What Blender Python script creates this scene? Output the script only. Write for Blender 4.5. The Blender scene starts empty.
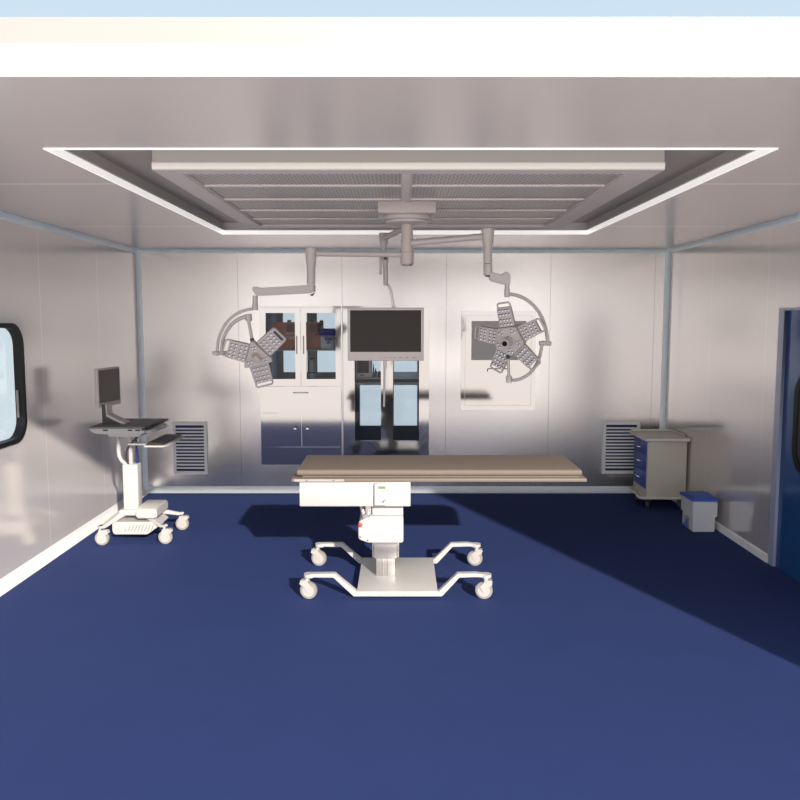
import bpy, bmesh, math, random
from mathutils import Vector, Matrix, Euler
S = bpy.context.scene
COL = S.collection
random.seed(4)

# ------------------------------------------------------------------ camera
F_PX = 767.0
PITCH = math.atan(73.5 / 767.0)
CAM_Z = 1.94
cd = bpy.data.cameras.new('camera')
cam = bpy.data.objects.new('camera', cd)
COL.objects.link(cam)
cam.location = (0, 0, CAM_Z)
cam.rotation_euler = (math.pi / 2 - PITCH, 0, 0)
cd.sensor_width = 36.0
cd.sensor_fit = 'HORIZONTAL'
cd.lens = F_PX / 800.0 * 36.0
cd.shift_y = -7.5 / 800.0
cd.clip_start = 0.05
S.camera = cam

# ------------------------------------------------------------------ sky and sun
SKY_STRENGTH = 1.0
SUN_STRENGTH = 6.3
w = bpy.data.worlds.new('sky')
S.world = w
w.use_nodes = True
nt = w.node_tree
nt.nodes.clear()
out = nt.nodes.new('ShaderNodeOutputWorld')
bg = nt.nodes.new('ShaderNodeBackground')
tc = nt.nodes.new('ShaderNodeTexCoord')
sep = nt.nodes.new('ShaderNodeSeparateXYZ')
nt.links.new(tc.outputs['Generated'], sep.inputs[0])
def ramp(sock, stops):
    mr = nt.nodes.new('ShaderNodeMapRange')
    mr.inputs[1].default_value = -1.0
    mr.inputs[2].default_value = 1.0
    nt.links.new(sock, mr.inputs[0])
    r = nt.nodes.new('ShaderNodeValToRGB')
    e = r.color_ramp.elements
    for k, (p, c) in enumerate(stops):
        if k < 2:
            e[k].position = (p + 1) / 2
        else:
            e.new((p + 1) / 2)
        e[k].color = (*c, 1)
    nt.links.new(mr.outputs[0], r.inputs[0])
    return r.outputs[0]
# warm haze over pale ground on the sun's side, cool sky opposite it
warm = ramp(sep.outputs['Z'], [(-0.9, (1.75, 1.55, 1.42)), (-0.02, (1.93, 1.78, 1.68)), (0.06, (1.93, 1.93, 1.95)), (0.35, (1.1, 1.22, 1.4)), (0.8, (.5, .62, .85))])
cool = ramp(sep.outputs['Z'], [(-0.9, (.34, .42, .50)), (-0.15, (.80, .93, 1.0)), (0.0, (.78, .92, .99)), (0.8, (.40, .58, .80))])
side = nt.nodes.new('ShaderNodeMapRange')
side.inputs[1].default_value = -0.25
side.inputs[2].default_value = 0.45
nt.links.new(sep.outputs['Y'], side.inputs[0])
mx = nt.nodes.new('ShaderNodeMix')
mx.data_type = 'RGBA'
nt.links.new(side.outputs[0], mx.inputs['Factor'])
nt.links.new(warm, mx.inputs[6])
nt.links.new(cool, mx.inputs[7])
nt.links.new(mx.outputs[2], bg.inputs['Color'])
bg.inputs['Strength'].default_value = SKY_STRENGTH
nt.links.new(bg.outputs[0], out.inputs[0])

sl = bpy.data.lights.new('sun', 'SUN')
sl.energy = SUN_STRENGTH
sl.angle = math.radians(1.2)
sl.color = (1.0, .91, .82)
sun = bpy.data.objects.new('sun', sl)
COL.objects.link(sun)
sun.location = (3, -4, 5)
sun.rotation_euler = Vector((-0.95, 2.2, -1.0)).to_track_quat('-Z', 'Y').to_euler()

S.view_settings.view_transform = 'Standard'
S.view_settings.look = 'None'
S.view_settings.exposure = 0.0
S.view_settings.gamma = 1.0
S.view_settings.use_curve_mapping = False

# ------------------------------------------------------------------ materials
def srgb(r, g, b):
    def f(c):
        c /= 255
        return c / 12.92 if c <= .04045 else ((c + .055) / 1.055) ** 2.4
    return (f(r), f(g), f(b), 1)

def mat(name, col, rough=.5, metal=0., spec=.5, coat=0., emit=None, noise=0., nscale=30., bump=0.):
    m = bpy.data.materials.new(name)
    m.use_nodes = True
    n = m.node_tree
    p = n.nodes['Principled BSDF']
    p.inputs['Base Color'].default_value = col
    p.inputs['Roughness'].default_value = rough
    p.inputs['Metallic'].default_value = metal
    p.inputs['Specular IOR Level'].default_value = spec
    p.inputs['Coat Weight'].default_value = coat
    p.inputs['Coat Roughness'].default_value = .06
    if emit:
        p.inputs['Emission Color'].default_value = emit[0]
        p.inputs['Emission Strength'].default_value = emit[1]
    if noise or bump:
        t = n.nodes.new('ShaderNodeTexCoord')
        z = n.nodes.new('ShaderNodeTexNoise')
        z.inputs['Scale'].default_value = nscale
        z.inputs['Detail'].default_value = 4
        n.links.new(t.outputs['Object'], z.inputs['Vector'])
        if noise:
            hs = n.nodes.new('ShaderNodeHueSaturation')
            hs.inputs['Color'].default_value = col
            mr = n.nodes.new('ShaderNodeMapRange')
            mr.inputs[3].default_value = 1 - noise
            mr.inputs[4].default_value = 1 + noise
            n.links.new(z.outputs['Fac'], mr.inputs[0])
            n.links.new(mr.outputs[0], hs.inputs['Value'])
            n.links.new(hs.outputs[0], p.inputs['Base Color'])
        if bump:
            b = n.nodes.new('ShaderNodeBump')
            b.inputs['Strength'].default_value = bump
            b.inputs['Distance'].default_value = .004
            n.links.new(z.outputs['Fac'], b.inputs['Height'])
            n.links.new(b.outputs[0], p.inputs['Normal'])
    return m

def panel_mat(name, col, axis, offset, pitch, rough, metal, seam=(.55, .55, .56, 1), width=.006, axis2=None, off2=0., pitch2=1.):
    """clean-room sandwich panel: a lacquered sheet with a fine joint every `pitch` metres"""
    m = mat(name, col, rough, metal)
    n = m.node_tree
    p = n.nodes['Principled BSDF']
    t = n.nodes.new('ShaderNodeTexCoord')
    s = n.nodes.new('ShaderNodeSeparateXYZ')
    n.links.new(t.outputs['Object'], s.inputs[0])
    a = n.nodes.new('ShaderNodeMath'); a.operation = 'SUBTRACT'; a.inputs[1].default_value = offset
    b = n.nodes.new('ShaderNodeMath'); b.operation = 'DIVIDE'; b.inputs[1].default_value = pitch
    f = n.nodes.new('ShaderNodeMath'); f.operation = 'PINGPONG'; f.inputs[1].default_value = .5
    c = n.nodes.new('ShaderNodeMath'); c.operation = 'LESS_THAN'; c.inputs[1].default_value = width / pitch / 2
    n.links.new(s.outputs[axis], a.inputs[0]); n.links.new(a.outputs[0], b.inputs[0])
    n.links.new(b.outputs[0], f.inputs[0]); n.links.new(f.outputs[0], c.inputs[0])
    x = n.nodes.new('ShaderNodeMix'); x.data_type = 'RGBA'
    x.inputs[6].default_value = col; x.inputs[7].default_value = seam
    n.links.new(c.outputs[0], x.inputs['Factor'])
    n.links.new(x.outputs[2], p.inputs['Base Color'])
    return m

WALLC = (.76, .72, .70, 1)
M = {}
M['wall_back'] = panel_mat('lacquered wall panel back', (.66, .64, .63, 1), 'X', -.637, 1.146, .23, .90, seam=(.42, .41, .40, 1), width=.006)
M['wall_left'] = panel_mat('lacquered wall panel left', WALLC, 'Y', 6.18, 1.18, .16, .35, seam=(.95, .93, .92, 1), width=.008)
M['wall_right'] = panel_mat('lacquered wall panel right', WALLC, 'Y', 6.19, 1.11, .12, .55, seam=(.85, .83, .82, 1), width=.008)
M['ceiling'] = panel_mat('lacquered ceiling panel', (.74, .69, .675, 1), 'Y', 4.43, 1.99, .24, .40, seam=(.97, .94, .90, 1), width=.030)
M['recess'] = mat('recess sheet', (.36, .33, .31, 1), .45, .2)
M['floor'] = mat('navy vinyl floor', (.034, .053, .158, 1), .65, 0, .03, noise=.06, nscale=3)
M['cove'] = mat('pale blue cove profile', (.82, .93, .96, 1), .3, .0)
M['basepale'] = mat('pale blue white skirting', (.78, .85, .88, 1), .4)
M['base'] = mat('white skirting', (.88, .88, .86, 1), .4)
M['lipgrey'] = mat('grey recess lining', (.55, .53, .52, 1), .35, .3)
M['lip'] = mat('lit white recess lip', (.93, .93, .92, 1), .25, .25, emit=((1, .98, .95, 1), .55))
M['white'] = mat('white enamel', (.50, .487, .47, 1), .38)
M['offwhite'] = mat('warm grey plastic', (.60, .55, .535, 1), .42)
M['arm'] = mat('warm grey lamp enamel', (.47, .435, .42, 1), .35)
M['railgrey'] = mat('pale grey rail', (.37, .345, .325, 1), .45)
M['steel'] = mat('brushed steel', (.52, .49, .47, 1), .32, .8)
M['mirror'] = mat('polished cabinet steel', (.44, .43, .425, 1), .07, 1.0)
M['mirrorflat'] = mat('polished plinth steel', (.43, .42, .415, 1), .05, .97)
M['inner'] = mat('cabinet interior grey', (.26, .27, .29, 1), .5)
M['innerblue'] = mat('cabinet interior side blue', (.13, .20, .42, 1), .45)
M['dark'] = mat('dark metal', (.05, .05, .055, 1), .4, .3)
M['black'] = mat('black rubber', (.006, .007, .008, 1), .4, 0, .15)
M['screen'] = mat('dark screen', (.035, .028, .026, 1), .38, 0, .2)
M['screen2'] = mat('brown grey screen', (.15, .128, .112, 1), .25, 0, .6)
M['fabric'] = mat('taupe vinyl mattress', (.175, .143, .117, 1), .62, 0, .3, noise=.07, nscale=60, bump=.25)
M['frame'] = mat('taupe table frame', (.175, .143, .115, 1), .5)
M['darkgrey'] = mat('charcoal laminate', (.17, .168, .165, 1), .5)
M['rubber'] = mat('grey tyre', (.30, .28, .26, 1), .6)
M['wheelc'] = mat('white wheel disc', (.48, .46, .43, 1), .45)
M['darkwheel'] = mat('dark grey wheel', (.045, .045, .045, 1), .5)
M['red'] = mat('red knob', (.75, .06, .04, 1), .35)
M['green'] = mat('green display', (.16, .24, .13, 1), .4)
M['led_shade'] = mat('navy lens cup shade', (.03, .03, .10, 1), .3)  # colour stands for the shade in the upper part of each lens cup
M['led'] = mat('clear lens dome', (.95, .95, .97, 1), .15)
M['cream'] = mat('cream cart body', (.56, .52, .44, 1), .5)
M['creamtop'] = mat('pale cream cart top', (.68, .65, .57, 1), .4)
M['bluedrawer'] = mat('blue drawer', (.03, .075, .34, 1), .4)
M['chrome'] = mat('chrome', (.85, .85, .86, 1), .15, .9)
M['bin'] = mat('pale grey bin plastic', (.60, .60, .64, 1), .5)
M['binlid'] = mat('blue bin lid', (.05, .12, .50, 1), .4)
M['ventblue'] = mat('navy vent box', (.01, .02, .09, 1), .6)
M['ventframe'] = mat('vent frame', (.86, .87, .85, 1), .45)
M['housing'] = mat('grey housing sheet', (.42, .41, .40, 1), .45)
M['slat'] = mat('vent slat', (.88, .88, .88, 1), .4)
M['door'] = mat('blue door lacquer', (.02, .085, .25, 1), .12, .15, .6)
M['doorframe'] = mat('pale blue door frame', (.38, .42, .54, 1), .3, .2)
M['doorrim'] = mat('mid blue door rim', (.02, .07, .22, 1), .3, .2)
M['brown'] = mat('brown carton', (.40, .11, .055, 1), .55, noise=.12, nscale=14)
M['browndark'] = mat('dark brown flap', (.10, .03, .018, 1), .55)
M['bluepack'] = mat('deep blue pack', (.015, .02, .22, 1), .45)
M['palepack'] = mat('pale printed pack', (.33, .40, .46, 1), .45)
M['print'] = mat('pale print', (.80, .62, .56, 1), .5)
M['panelgrey'] = mat('grey screen sheet', (.56, .545, .54, 1), .5)
M['bluecable'] = mat('blue cable', (.01, .02, .10, 1), .4)

def perforated():
    m = mat('perforated steel sheet', (.45, .42, .40, 1), .4, .35)
    n = m.node_tree
    p = n.nodes['Principled BSDF']
    t = n.nodes.new('ShaderNodeTexCoord')
    mp = n.nodes.new('ShaderNodeMapping')
    mp.inputs['Scale'].default_value = (1 / .030, 1 / .030, 1)
    mp.inputs['Rotation'].default_value = (0, 0, math.radians(45))
    n.links.new(t.outputs['Object'], mp.inputs[0])
    fr = n.nodes.new('ShaderNodeVectorMath'); fr.operation = 'FRACTION'
    n.links.new(mp.outputs[0], fr.inputs[0])
    sb = n.nodes.new('ShaderNodeVectorMath'); sb.operation = 'SUBTRACT'; sb.inputs[1].default_value = (.5, .5, 0)
    n.links.new(fr.outputs[0], sb.inputs[0])
    ml = n.nodes.new('ShaderNodeVectorMath'); ml.operation = 'MULTIPLY'; ml.inputs[1].default_value = (1, 1, 0)
    n.links.new(sb.outputs[0], ml.inputs[0])
    ln = n.nodes.new('ShaderNodeVectorMath'); ln.operation = 'LENGTH'
    n.links.new(ml.outputs[0], ln.inputs[0])
    lt = n.nodes.new('ShaderNodeMath'); lt.operation = 'LESS_THAN'; lt.inputs[1].default_value = .33
    n.links.new(ln.outputs['Value'], lt.inputs[0])
    x = n.nodes.new('ShaderNodeMix'); x.data_type = 'RGBA'
    x.inputs[6].default_value = (.64, .60, .58, 1); x.inputs[7].default_value = (.15, .14, .14, 1)
    n.links.new(lt.outputs[0], x.inputs['Factor'])
    n.links.new(x.outputs[2], p.inputs['Base Color'])
    return m
M['perf'] = perforated()

def glass(name, tint, refl=1.0, ior=1.5):
    m = bpy.data.materials.new(name)
    m.use_nodes = True
    n = m.node_tree
    n.nodes.clear()
    o = n.nodes.new('ShaderNodeOutputMaterial')
    tr = n.nodes.new('ShaderNodeBsdfTransparent'); tr.inputs[0].default_value = (*tint, 1)
    gl = n.nodes.new('ShaderNodeBsdfGlossy'); gl.inputs['Roughness'].default_value = .02
    fr = n.nodes.new('ShaderNodeFresnel'); fr.inputs[0].default_value = ior
    mu = n.nodes.new('ShaderNodeMath'); mu.operation = 'MULTIPLY'; mu.inputs[1].default_value = refl
    mi = n.nodes.new('ShaderNodeMixShader')
    n.links.new(fr.outputs[0], mu.inputs[0]); n.links.new(mu.outputs[0], mi.inputs[0])
    n.links.new(tr.outputs[0], mi.inputs[1]); n.links.new(gl.outputs[0], mi.inputs[2])
    n.links.new(mi.outputs[0], o.inputs[0])
    return m
M['glass'] = glass('clear window glass', (.99, .99, .99), .2)
M['cabglass'] = glass('tinted cabinet glass', (.88, .89, .90), .35)

# ------------------------------------------------------------------ mesh helpers
class MB:
    def __init__(self, M_=None):
        self.bm = bmesh.new()
        self.M = M_ or Matrix()
        self.mats = []
        self.cur = 0
    def use(self, m):
        if m not in self.mats:
            self.mats.append(m)
        self.cur = self.mats.index(m)
        return self
    def _fin(self, vs, faces):
        for v in vs:
            v.co = self.M @ v.co
        for f in faces:
            f.material_index = self.cur
    def _merge(self, tmp):
        for v in tmp.verts:
            v.co = self.M @ v.co
        for f in tmp.faces:
            f.material_index = self.cur
        me = bpy.data.meshes.new('t')
        tmp.to_mesh(me); tmp.free()
        self.bm.from_mesh(me)
        bpy.data.meshes.remove(me)
    def box(self, x0, x1, y0, y1, z0, z1, bev=0, seg=2):
        t = bmesh.new()
        bmesh.ops.create_cube(t, size=1)
        for v in t.verts:
            v.co = Vector(((x0 + x1) / 2 + v.co.x * (x1 - x0), (y0 + y1) / 2 + v.co.y * (y1 - y0), (z0 + z1) / 2 + v.co.z * (z1 - z0)))
        if bev:
            bmesh.ops.bevel(t, geom=t.edges[:], offset=bev, segments=seg, affect='EDGES', profile=.5)
        self._merge(t); return self
    def cyl(self, p0, p1, r0, r1=None, seg=20, bev=0):
        p0, p1 = Vector(p0), Vector(p1)
        r1 = r0 if r1 is None else r1
        d = p1 - p0
        t = bmesh.new()
        bmesh.ops.create_cone(t, cap_ends=True, segments=seg, radius1=r0, radius2=r1, depth=d.length)
        if bev:
            es = [e for e in t.edges if abs(e.verts[0].co.z - e.verts[1].co.z) < 1e-6]
            bmesh.ops.bevel(t, geom=es, offset=bev, segments=2, affect='EDGES')
        q = d.to_track_quat('Z', 'Y').to_matrix().to_4x4()
        bmesh.ops.transform(t, matrix=Matrix.Translation((p0 + p1) / 2) @ q, verts=t.verts[:])
        self._merge(t); return self
    def tube(self, pts, r, seg=10, closed=False):
        pts = [Vector(p) for p in pts]
        n = len(pts)
        t = bmesh.new()
        rings = []
        prev = None
        for i, p in enumerate(pts):
            a = pts[i - 1] if (i > 0 or closed) else p
            b = pts[(i + 1) % n] if (i < n - 1 or closed) else p
            d = (b - a).normalized()
            if prev is None:
                u = d.orthogonal().normalized()
            else:
                u = (prev - d * prev.dot(d)).normalized()
            prev = u
            v = d.cross(u)
            rr = r[i] if isinstance(r, (list, tuple)) else r
            rings.append([t.verts.new(p + (u * math.cos(k * 2 * math.pi / seg) + v * math.sin(k * 2 * math.pi / seg)) * rr) for k in range(seg)])
        m = n if closed else n - 1
        for i in range(m):
            A, B = rings[i], rings[(i + 1) % n]
            for k in range(seg):
                t.faces.new((A[k], A[(k + 1) % seg], B[(k + 1) % seg], B[k]))
        if not closed:
            t.faces.new(rings[0][::-1]); t.faces.new(rings[-1])
        bmesh.ops.recalc_face_normals(t, faces=t.faces[:])
        self._merge(t); return self
    def prism(self, poly, a, b, axis='Y', bev=0):
        """poly in the two other axes (in x,y,z order) extruded from a to b along axis"""
        t = bmesh.new()
        def P(u, v, k):
            return {'Y': (u, k, v), 'X': (k, u, v), 'Z': (u, v, k)}[axis]
        A = [t.verts.new(P(u, v, a)) for u, v in poly]
        B = [t.verts.new(P(u, v, b)) for u, v in poly]
        t.faces.new(A); t.faces.new(B[::-1])
        for i in range(len(poly)):
            j = (i + 1) % len(poly)
            t.faces.new((A[j], A[i], B[i], B[j]))
        bmesh.ops.recalc_face_normals(t, faces=t.faces[:])
        if bev:
            bmesh.ops.bevel(t, geom=t.edges[:], offset=bev, segments=2, affect='EDGES')
        self._merge(t); return self
    def ring(self, outer, inner, a, b, axis='Y'):
        """a frame between two closed outlines with equal counts, extruded from a to b"""
        t = bmesh.new()
        def P(u, v, k):
            return {'Y': (u, k, v), 'X': (k, u, v), 'Z': (u, v, k)}[axis]
        L = [[t.verts.new(P(u, v, k)) for u, v in pl] for pl in (outer, inner) for k in (a, b)]
        n = len(outer)
        for i in range(n):
            j = (i + 1) % n
            t.faces.new((L[0][i], L[0][j], L[2][j], L[2][i]))
            t.faces.new((L[1][i], L[1][j], L[3][j], L[3][i]))
            t.faces.new((L[0][i], L[0][j], L[1][j], L[1][i]))
            t.faces.new((L[2][i], L[2][j], L[3][j], L[3][i]))
        bmesh.ops.recalc_face_normals(t, faces=t.faces[:])
        self._merge(t); return self
    def lathe(self, prof, cx, cy, seg=32):
        t = bmesh.new()
        rings = [[t.verts.new((cx + r * math.cos(k * 2 * math.pi / seg), cy + r * math.sin(k * 2 * math.pi / seg), z)) for k in range(seg)] for r, z in prof]
        for A, B in zip(rings, rings[1:]):
            for k in range(seg):
                t.faces.new((A[k], A[(k + 1) % seg], B[(k + 1) % seg], B[k]))
        t.faces.new(rings[0]); t.faces.new(rings[-1])
        bmesh.ops.recalc_face_normals(t, faces=t.faces[:])
        self._merge(t); return self
    def ball(self, c, r, sc=(1, 1, 1), seg=12):
        t = bmesh.new()
        bmesh.ops.create_uvsphere(t, u_segments=seg, v_segments=max(6, seg // 2), radius=r)
        for v in t.verts:
            v.co = Vector((v.co.x * sc[0] + c[0], v.co.y * sc[1] + c[1], v.co.z * sc[2] + c[2]))
        self._merge(t); return self
    def build(self, name, m, parent=None, label=None):
        bm = self.bm
        bmesh.ops.remove_doubles(bm, verts=bm.verts[:], dist=1e-6)
        org = origin_of(parent)
        for v in bm.verts:
            v.co -= org
        for f in bm.faces:
            f.smooth = True
        for e in bm.edges:
            if len(e.link_faces) == 2:
                try:
                    if e.calc_face_angle() > math.radians(32):
                        e.smooth = False
                except ValueError:
                    pass
        me = bpy.data.meshes.new(name)
        bm.to_mesh(me); bm.free()
        if self.mats:
            for k in self.mats:
                me.materials.append(M[k])
        else:
            me.materials.append(M[m] if isinstance(m, str) else m)
        o = bpy.data.objects.new(name, me)
        COL.objects.link(o)
        if parent:
            o.parent = parent
        if label:
            o['label'] = label
        return o

def origin_of(o):
    v = Vector((0, 0, 0))
    while o is not None:
        v += o.location
        o = o.parent
    return v

def thing(name, loc, label, cat, group=None):
    o = bpy.data.objects.new(name, None)
    o.empty_display_size = .1
    COL.objects.link(o)
    o.location = loc
    o['label'] = label; o['category'] = cat
    if group: o['group'] = group
    return o

def tag(o, label, cat, group=None):
    o['label'] = label; o['category'] = cat
    if group: o['group'] = group
    return o

def struct(mb, name, m, parent=None, label=None):
    o = mb.build(name, m, parent)
    if not parent:
        o['kind'] = 'structure'
        if label: o['label'] = label
    return o

def recentre(o):
    """move the origin of a single-mesh thing to the middle of its base"""
    me = o.data
    xs = [v.co.x for v in me.vertices]; ys = [v.co.y for v in me.vertices]; zs = [v.co.z for v in me.vertices]
    c = Vector(((min(xs) + max(xs)) / 2, (min(ys) + max(ys)) / 2, min(zs)))
    for v in me.vertices: v.co -= c
    o.location = c
    return o

def rrect(x0, x1, z0, z1, r, n=8):
    pts = []
    for cx, cz, a0 in ((x1 - r, z1 - r, 0), (x0 + r, z1 - r, 90), (x0 + r, z0 + r, 180), (x1 - r, z0 + r, 270)):
        for k in range(n + 1):
            a = math.radians(a0 + 90 * k / n)
            pts.append((cx + r * math.cos(a), cz + r * math.sin(a)))
    return pts

def rpoly(verts, r, n=5):
    """a closed outline with every corner rounded"""
    out = []
    N = len(verts)
    for i in range(N):
        p = Vector(verts[i]); a = Vector(verts[i - 1]); b = Vector(verts[(i + 1) % N])
        da = (a - p).normalized(); db = (b - p).normalized()
        ang = da.angle(db) / 2
        k = min(r / math.tan(ang), (a - p).length * .45, (b - p).length * .45)
        s, e = p + da * k, p + db * k
        for j in range(n + 1):
            t = j / n
            out.append(tuple((1 - t) ** 2 * s + 2 * t * (1 - t) * p + t * t * e))
    return out

def bez(p0, p1, p2, p3, n=14):
    p0, p1, p2, p3 = map(Vector, (p0, p1, p2, p3))
    return [(1 - t) ** 3 * p0 + 3 * t * (1 - t) ** 2 * p1 + 3 * t * t * (1 - t) * p2 + t ** 3 * p3 for t in [k / n for k in range(n + 1)]]

def writing(name, text, size, loc, rot, m, parent, depth=.0006, align='CENTER'):
    c = bpy.data.curves.new(name, 'FONT')
    c.body = text; c.size = size; c.extrude = depth
    c.align_x = align; c.align_y = 'CENTER'
    c.materials.append(M[m])
    tmp = bpy.data.objects.new('tmp', c)
    me = bpy.data.meshes.new_from_object(tmp)
    me.name = name
    bpy.data.objects.remove(tmp)
    bpy.data.curves.remove(c)
    o = bpy.data.objects.new(name, me)
    COL.objects.link(o)
    o.parent = parent
    o.location = Vector(loc) - origin_of(parent)
    o.rotation_euler = rot
    return o

# ------------------------------------------------------------------ room shell
XL, XR, YF, YB, ZC = -2.88, 2.945, 2.5, 8.5, 2.70
struct(MB().box(XL - .12, XR + .12, YF, YB + .12, -.12, 0), 'floor', 'floor', label='dark blue seamless vinyl floor')

# ceiling with a rectangular recess for the filter panel
RX0, RX1, RY0, RY1, RZ = -1.598, 1.692, 3.52, 7.0, 2.80
b = MB().use('ceiling')
b.box(XL - .12, RX0, YF, YB + .12, ZC, RZ)
b.box(RX1, XR + .12, YF, YB + .12, ZC, RZ)
b.box(RX0, RX1, YF, RY0, ZC, RZ)
b.box(RX0, RX1, RY1, YB + .12, ZC, RZ)
b.use('recess').box(XL - .12, XR + .12, YF, YB + .12, RZ, RZ + .08)
struct(b, 'ceiling', 'ceiling', label='glossy grey panelled ceiling')
# white lip lining the recess
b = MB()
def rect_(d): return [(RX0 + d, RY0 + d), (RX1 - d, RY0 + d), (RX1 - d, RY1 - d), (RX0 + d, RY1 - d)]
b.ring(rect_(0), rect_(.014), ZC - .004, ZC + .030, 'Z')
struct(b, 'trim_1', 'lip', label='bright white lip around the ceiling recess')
b = MB(); b.ring(rect_(0), rect_(.026), ZC + .030, ZC + .044, 'Z'); b.ring(rect_(0), rect_(.010), ZC + .044, RZ, 'Z')
struct(b, 'trim_7', 'lipgrey', label='grey lining of the ceiling recess')

# walls
WY0, WY1, WZ0, WZ1 = 4.75, 5.865, 1.01, 1.91
b = MB()
b.box(XL - .06, XL, YF, WY0, 0, ZC); b.box(XL - .06, XL, WY1, YB + .12, 0, ZC)
b.box(XL - .06, XL, WY0, WY1, 0, WZ0); b.box(XL - .06, XL, WY0, WY1, WZ1, ZC)
# fillets that carry the sheet round the window's curved corners
for (cy, sy) in ((WY0, 1), (WY1, -1)):
    for (cz, sz) in ((WZ0, 1), (WZ1, -1)):
        r = .17
        poly = [(cy, cz)] + [(cy + sy * (r - r * math.sin(a)), cz + sz * (r - r * math.cos(a))) for a in [math.pi / 2 * k / 8 for k in range(9)]]
        b.prism(poly, XL - .06, XL, 'X')
struct(b, 'wall_left', 'wall_left', label='glossy pale grey left wall')
DY0, DY1, DZ = 4.60, 5.968, 2.025
b = MB()
b.box(XR, XR + .12, YF, DY0, 0, ZC); b.box(XR, XR + .12, DY1, YB + .12, 0, ZC); b.box(XR, XR + .12, DY0, DY1, DZ, ZC)
struct(b, 'wall_right', 'wall_right', label='glossy pale grey right wall')
C1 = (-1.554, -.652); C2 = (-.632, .323); CZ0, CZ1 = .313, 2.083
b = MB()
b.box(XL, C1[0], YB, YB + .12, 0, ZC); b.box(C2[1], XR, YB, YB + .12, 0, ZC)
b.box(C1[0], C2[1], YB, YB + .12, 0, CZ0); b.box(C1[0], C2[1], YB, YB + .12, CZ1, ZC)
b.box(C1[1] + .002, C2[0] - .002, YB, YB + .12, CZ0, CZ1)
struct(b, 'wall_back', 'wall_back', label='glossy pale grey back wall')

# coved profiles in the corners
def cove(name, p0, p1, n1, n2, r=.045, label='pale blue coved corner profile', m='cove'):
    """quarter-round fillet along p0-p1; n1, n2 point from the corner into the room along the two surfaces"""
    p0, p1, n1, n2 = map(Vector, (p0, p1, n1, n2))
    t = bmesh.new()
    arc = [(r - r * math.sin(a), r - r * math.cos(a)) for a in [math.pi / 2 * k / 6 for k in range(7)]]
    prof = [(0, 0)] + arc
    A = [t.verts.new(p0 + n1 * u + n2 * v) for u, v in prof]
    B = [t.verts.new(p1 + n1 * u + n2 * v) for u, v in prof]
    t.faces.new(A); t.faces.new(B[::-1])
    for i in range(len(prof)):
        j = (i + 1) % len(prof)
        t.faces.new((A[i], A[j], B[j], B[i]))
    bmesh.ops.recalc_face_normals(t, faces=t.faces[:])
    b = MB(); b._merge(t)
    return struct(b, name, m, label=label)
X, Y_, Z_ = Vector((1, 0, 0)), Vector((0, 1, 0)), Vector((0, 0, 1))
cove('trim_2', (XL, YB, 0), (XL, YB, ZC), X, -Y_, label='pale blue vertical cove in the back left corner')
cove('trim_3', (XR, YB, 0), (XR, YB, ZC), -X, -Y_, label='pale blue vertical cove in the back right corner')
cove('trim_4', (XL, YB, ZC), (XR, YB, ZC), -Y_, -Z_, label='pale blue cove above the back wall')
cove('trim_5', (XL, YF, ZC), (XL, YB, ZC), X, -Z_, label='pale blue cove above the left wall')
cove('trim_6', (XR, YF, ZC), (XR, YB, ZC), -X, -Z_, label='pale blue cove above the right wall')
cove('baseboard_back', (XL, YB, 0), (XR, YB, 0), -Y_, Z_, r=.065, label='pale coved skirting along the back wall', m='basepale')
cove('baseboard_left', (XL, YF, 0), (XL, YB, 0), X, Z_, r=.075, label='white coved skirting along the left wall', m='base')
struct(MB().prism([(XR, 0), (XR, .066), (XR - .008, .066), (XR - .016, .058), (XR - .018, 0)], DY1, YB, 'Y'), 'baseboard_right', 'base', label='white skirting along the right wall')

# window in the left wall
o_ = rrect(WY0, WY1, WZ0, WZ1, .17, 8)
i_ = rrect(WY0 + .035, WY1 - .035, WZ0 + .035, WZ1 - .035, .14, 8)
b = MB()
b.ring(o_, i_, XL - .06, XL + .008, 'X')
wf = struct(b, 'window_1', 'black', label='black rounded window frame in the left wall')
b = MB(); b.prism(i_, XL - .056, XL - .050, 'X'); b.build('window_pane', 'glass', wf)
b = MB(); b.box(XL - .049, XL - .030, WY1 - .045, WY1 - .034, 1.19, 1.40, .003); b.build('window_reflection', 'darkgrey', wf)  # dark strip modelled in place of a reflection at the window edge

# door in the right wall
b = MB()
b.box(XR - .012, XR + .12, DY1 - .085, DY1, 0, DZ); b.box(XR - .012, XR + .12, DY0, DY0 + .085, 0, DZ)
b.box(XR - .012, XR + .12, DY0 + .085, DY1 - .085, DZ - .02, DZ)
dr = struct(b, 'door_1', 'doorframe', label='pale blue frame of the blue door in the right wall')
b = MB().use('doorrim'); b.box(XR + .012, XR + .055, DY0 + .085, DY1 - .085, .004, DZ - .02)
b.use('door'); b.box(XR + .006, XR + .02, DY0 + .16, DY1 - .165, .004, DZ - .02)
dl = b.build('door_leaf', 'door', dr)
dw_o = rrect(4.93, 5.69, .80, 1.56, .18, 8); dw_i = rrect(4.99, 5.63, .86, 1.50, .13, 8)
b = MB(); b.ring(dw_o, dw_i, XR - .006, XR + .03, 'X'); b.build('door_window_frame', 'black', dl)
b = MB(); b.prism(dw_i, XR - .001, XR + .005, 'X'); b.build('door_window_pane', 'screen', dl)

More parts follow.
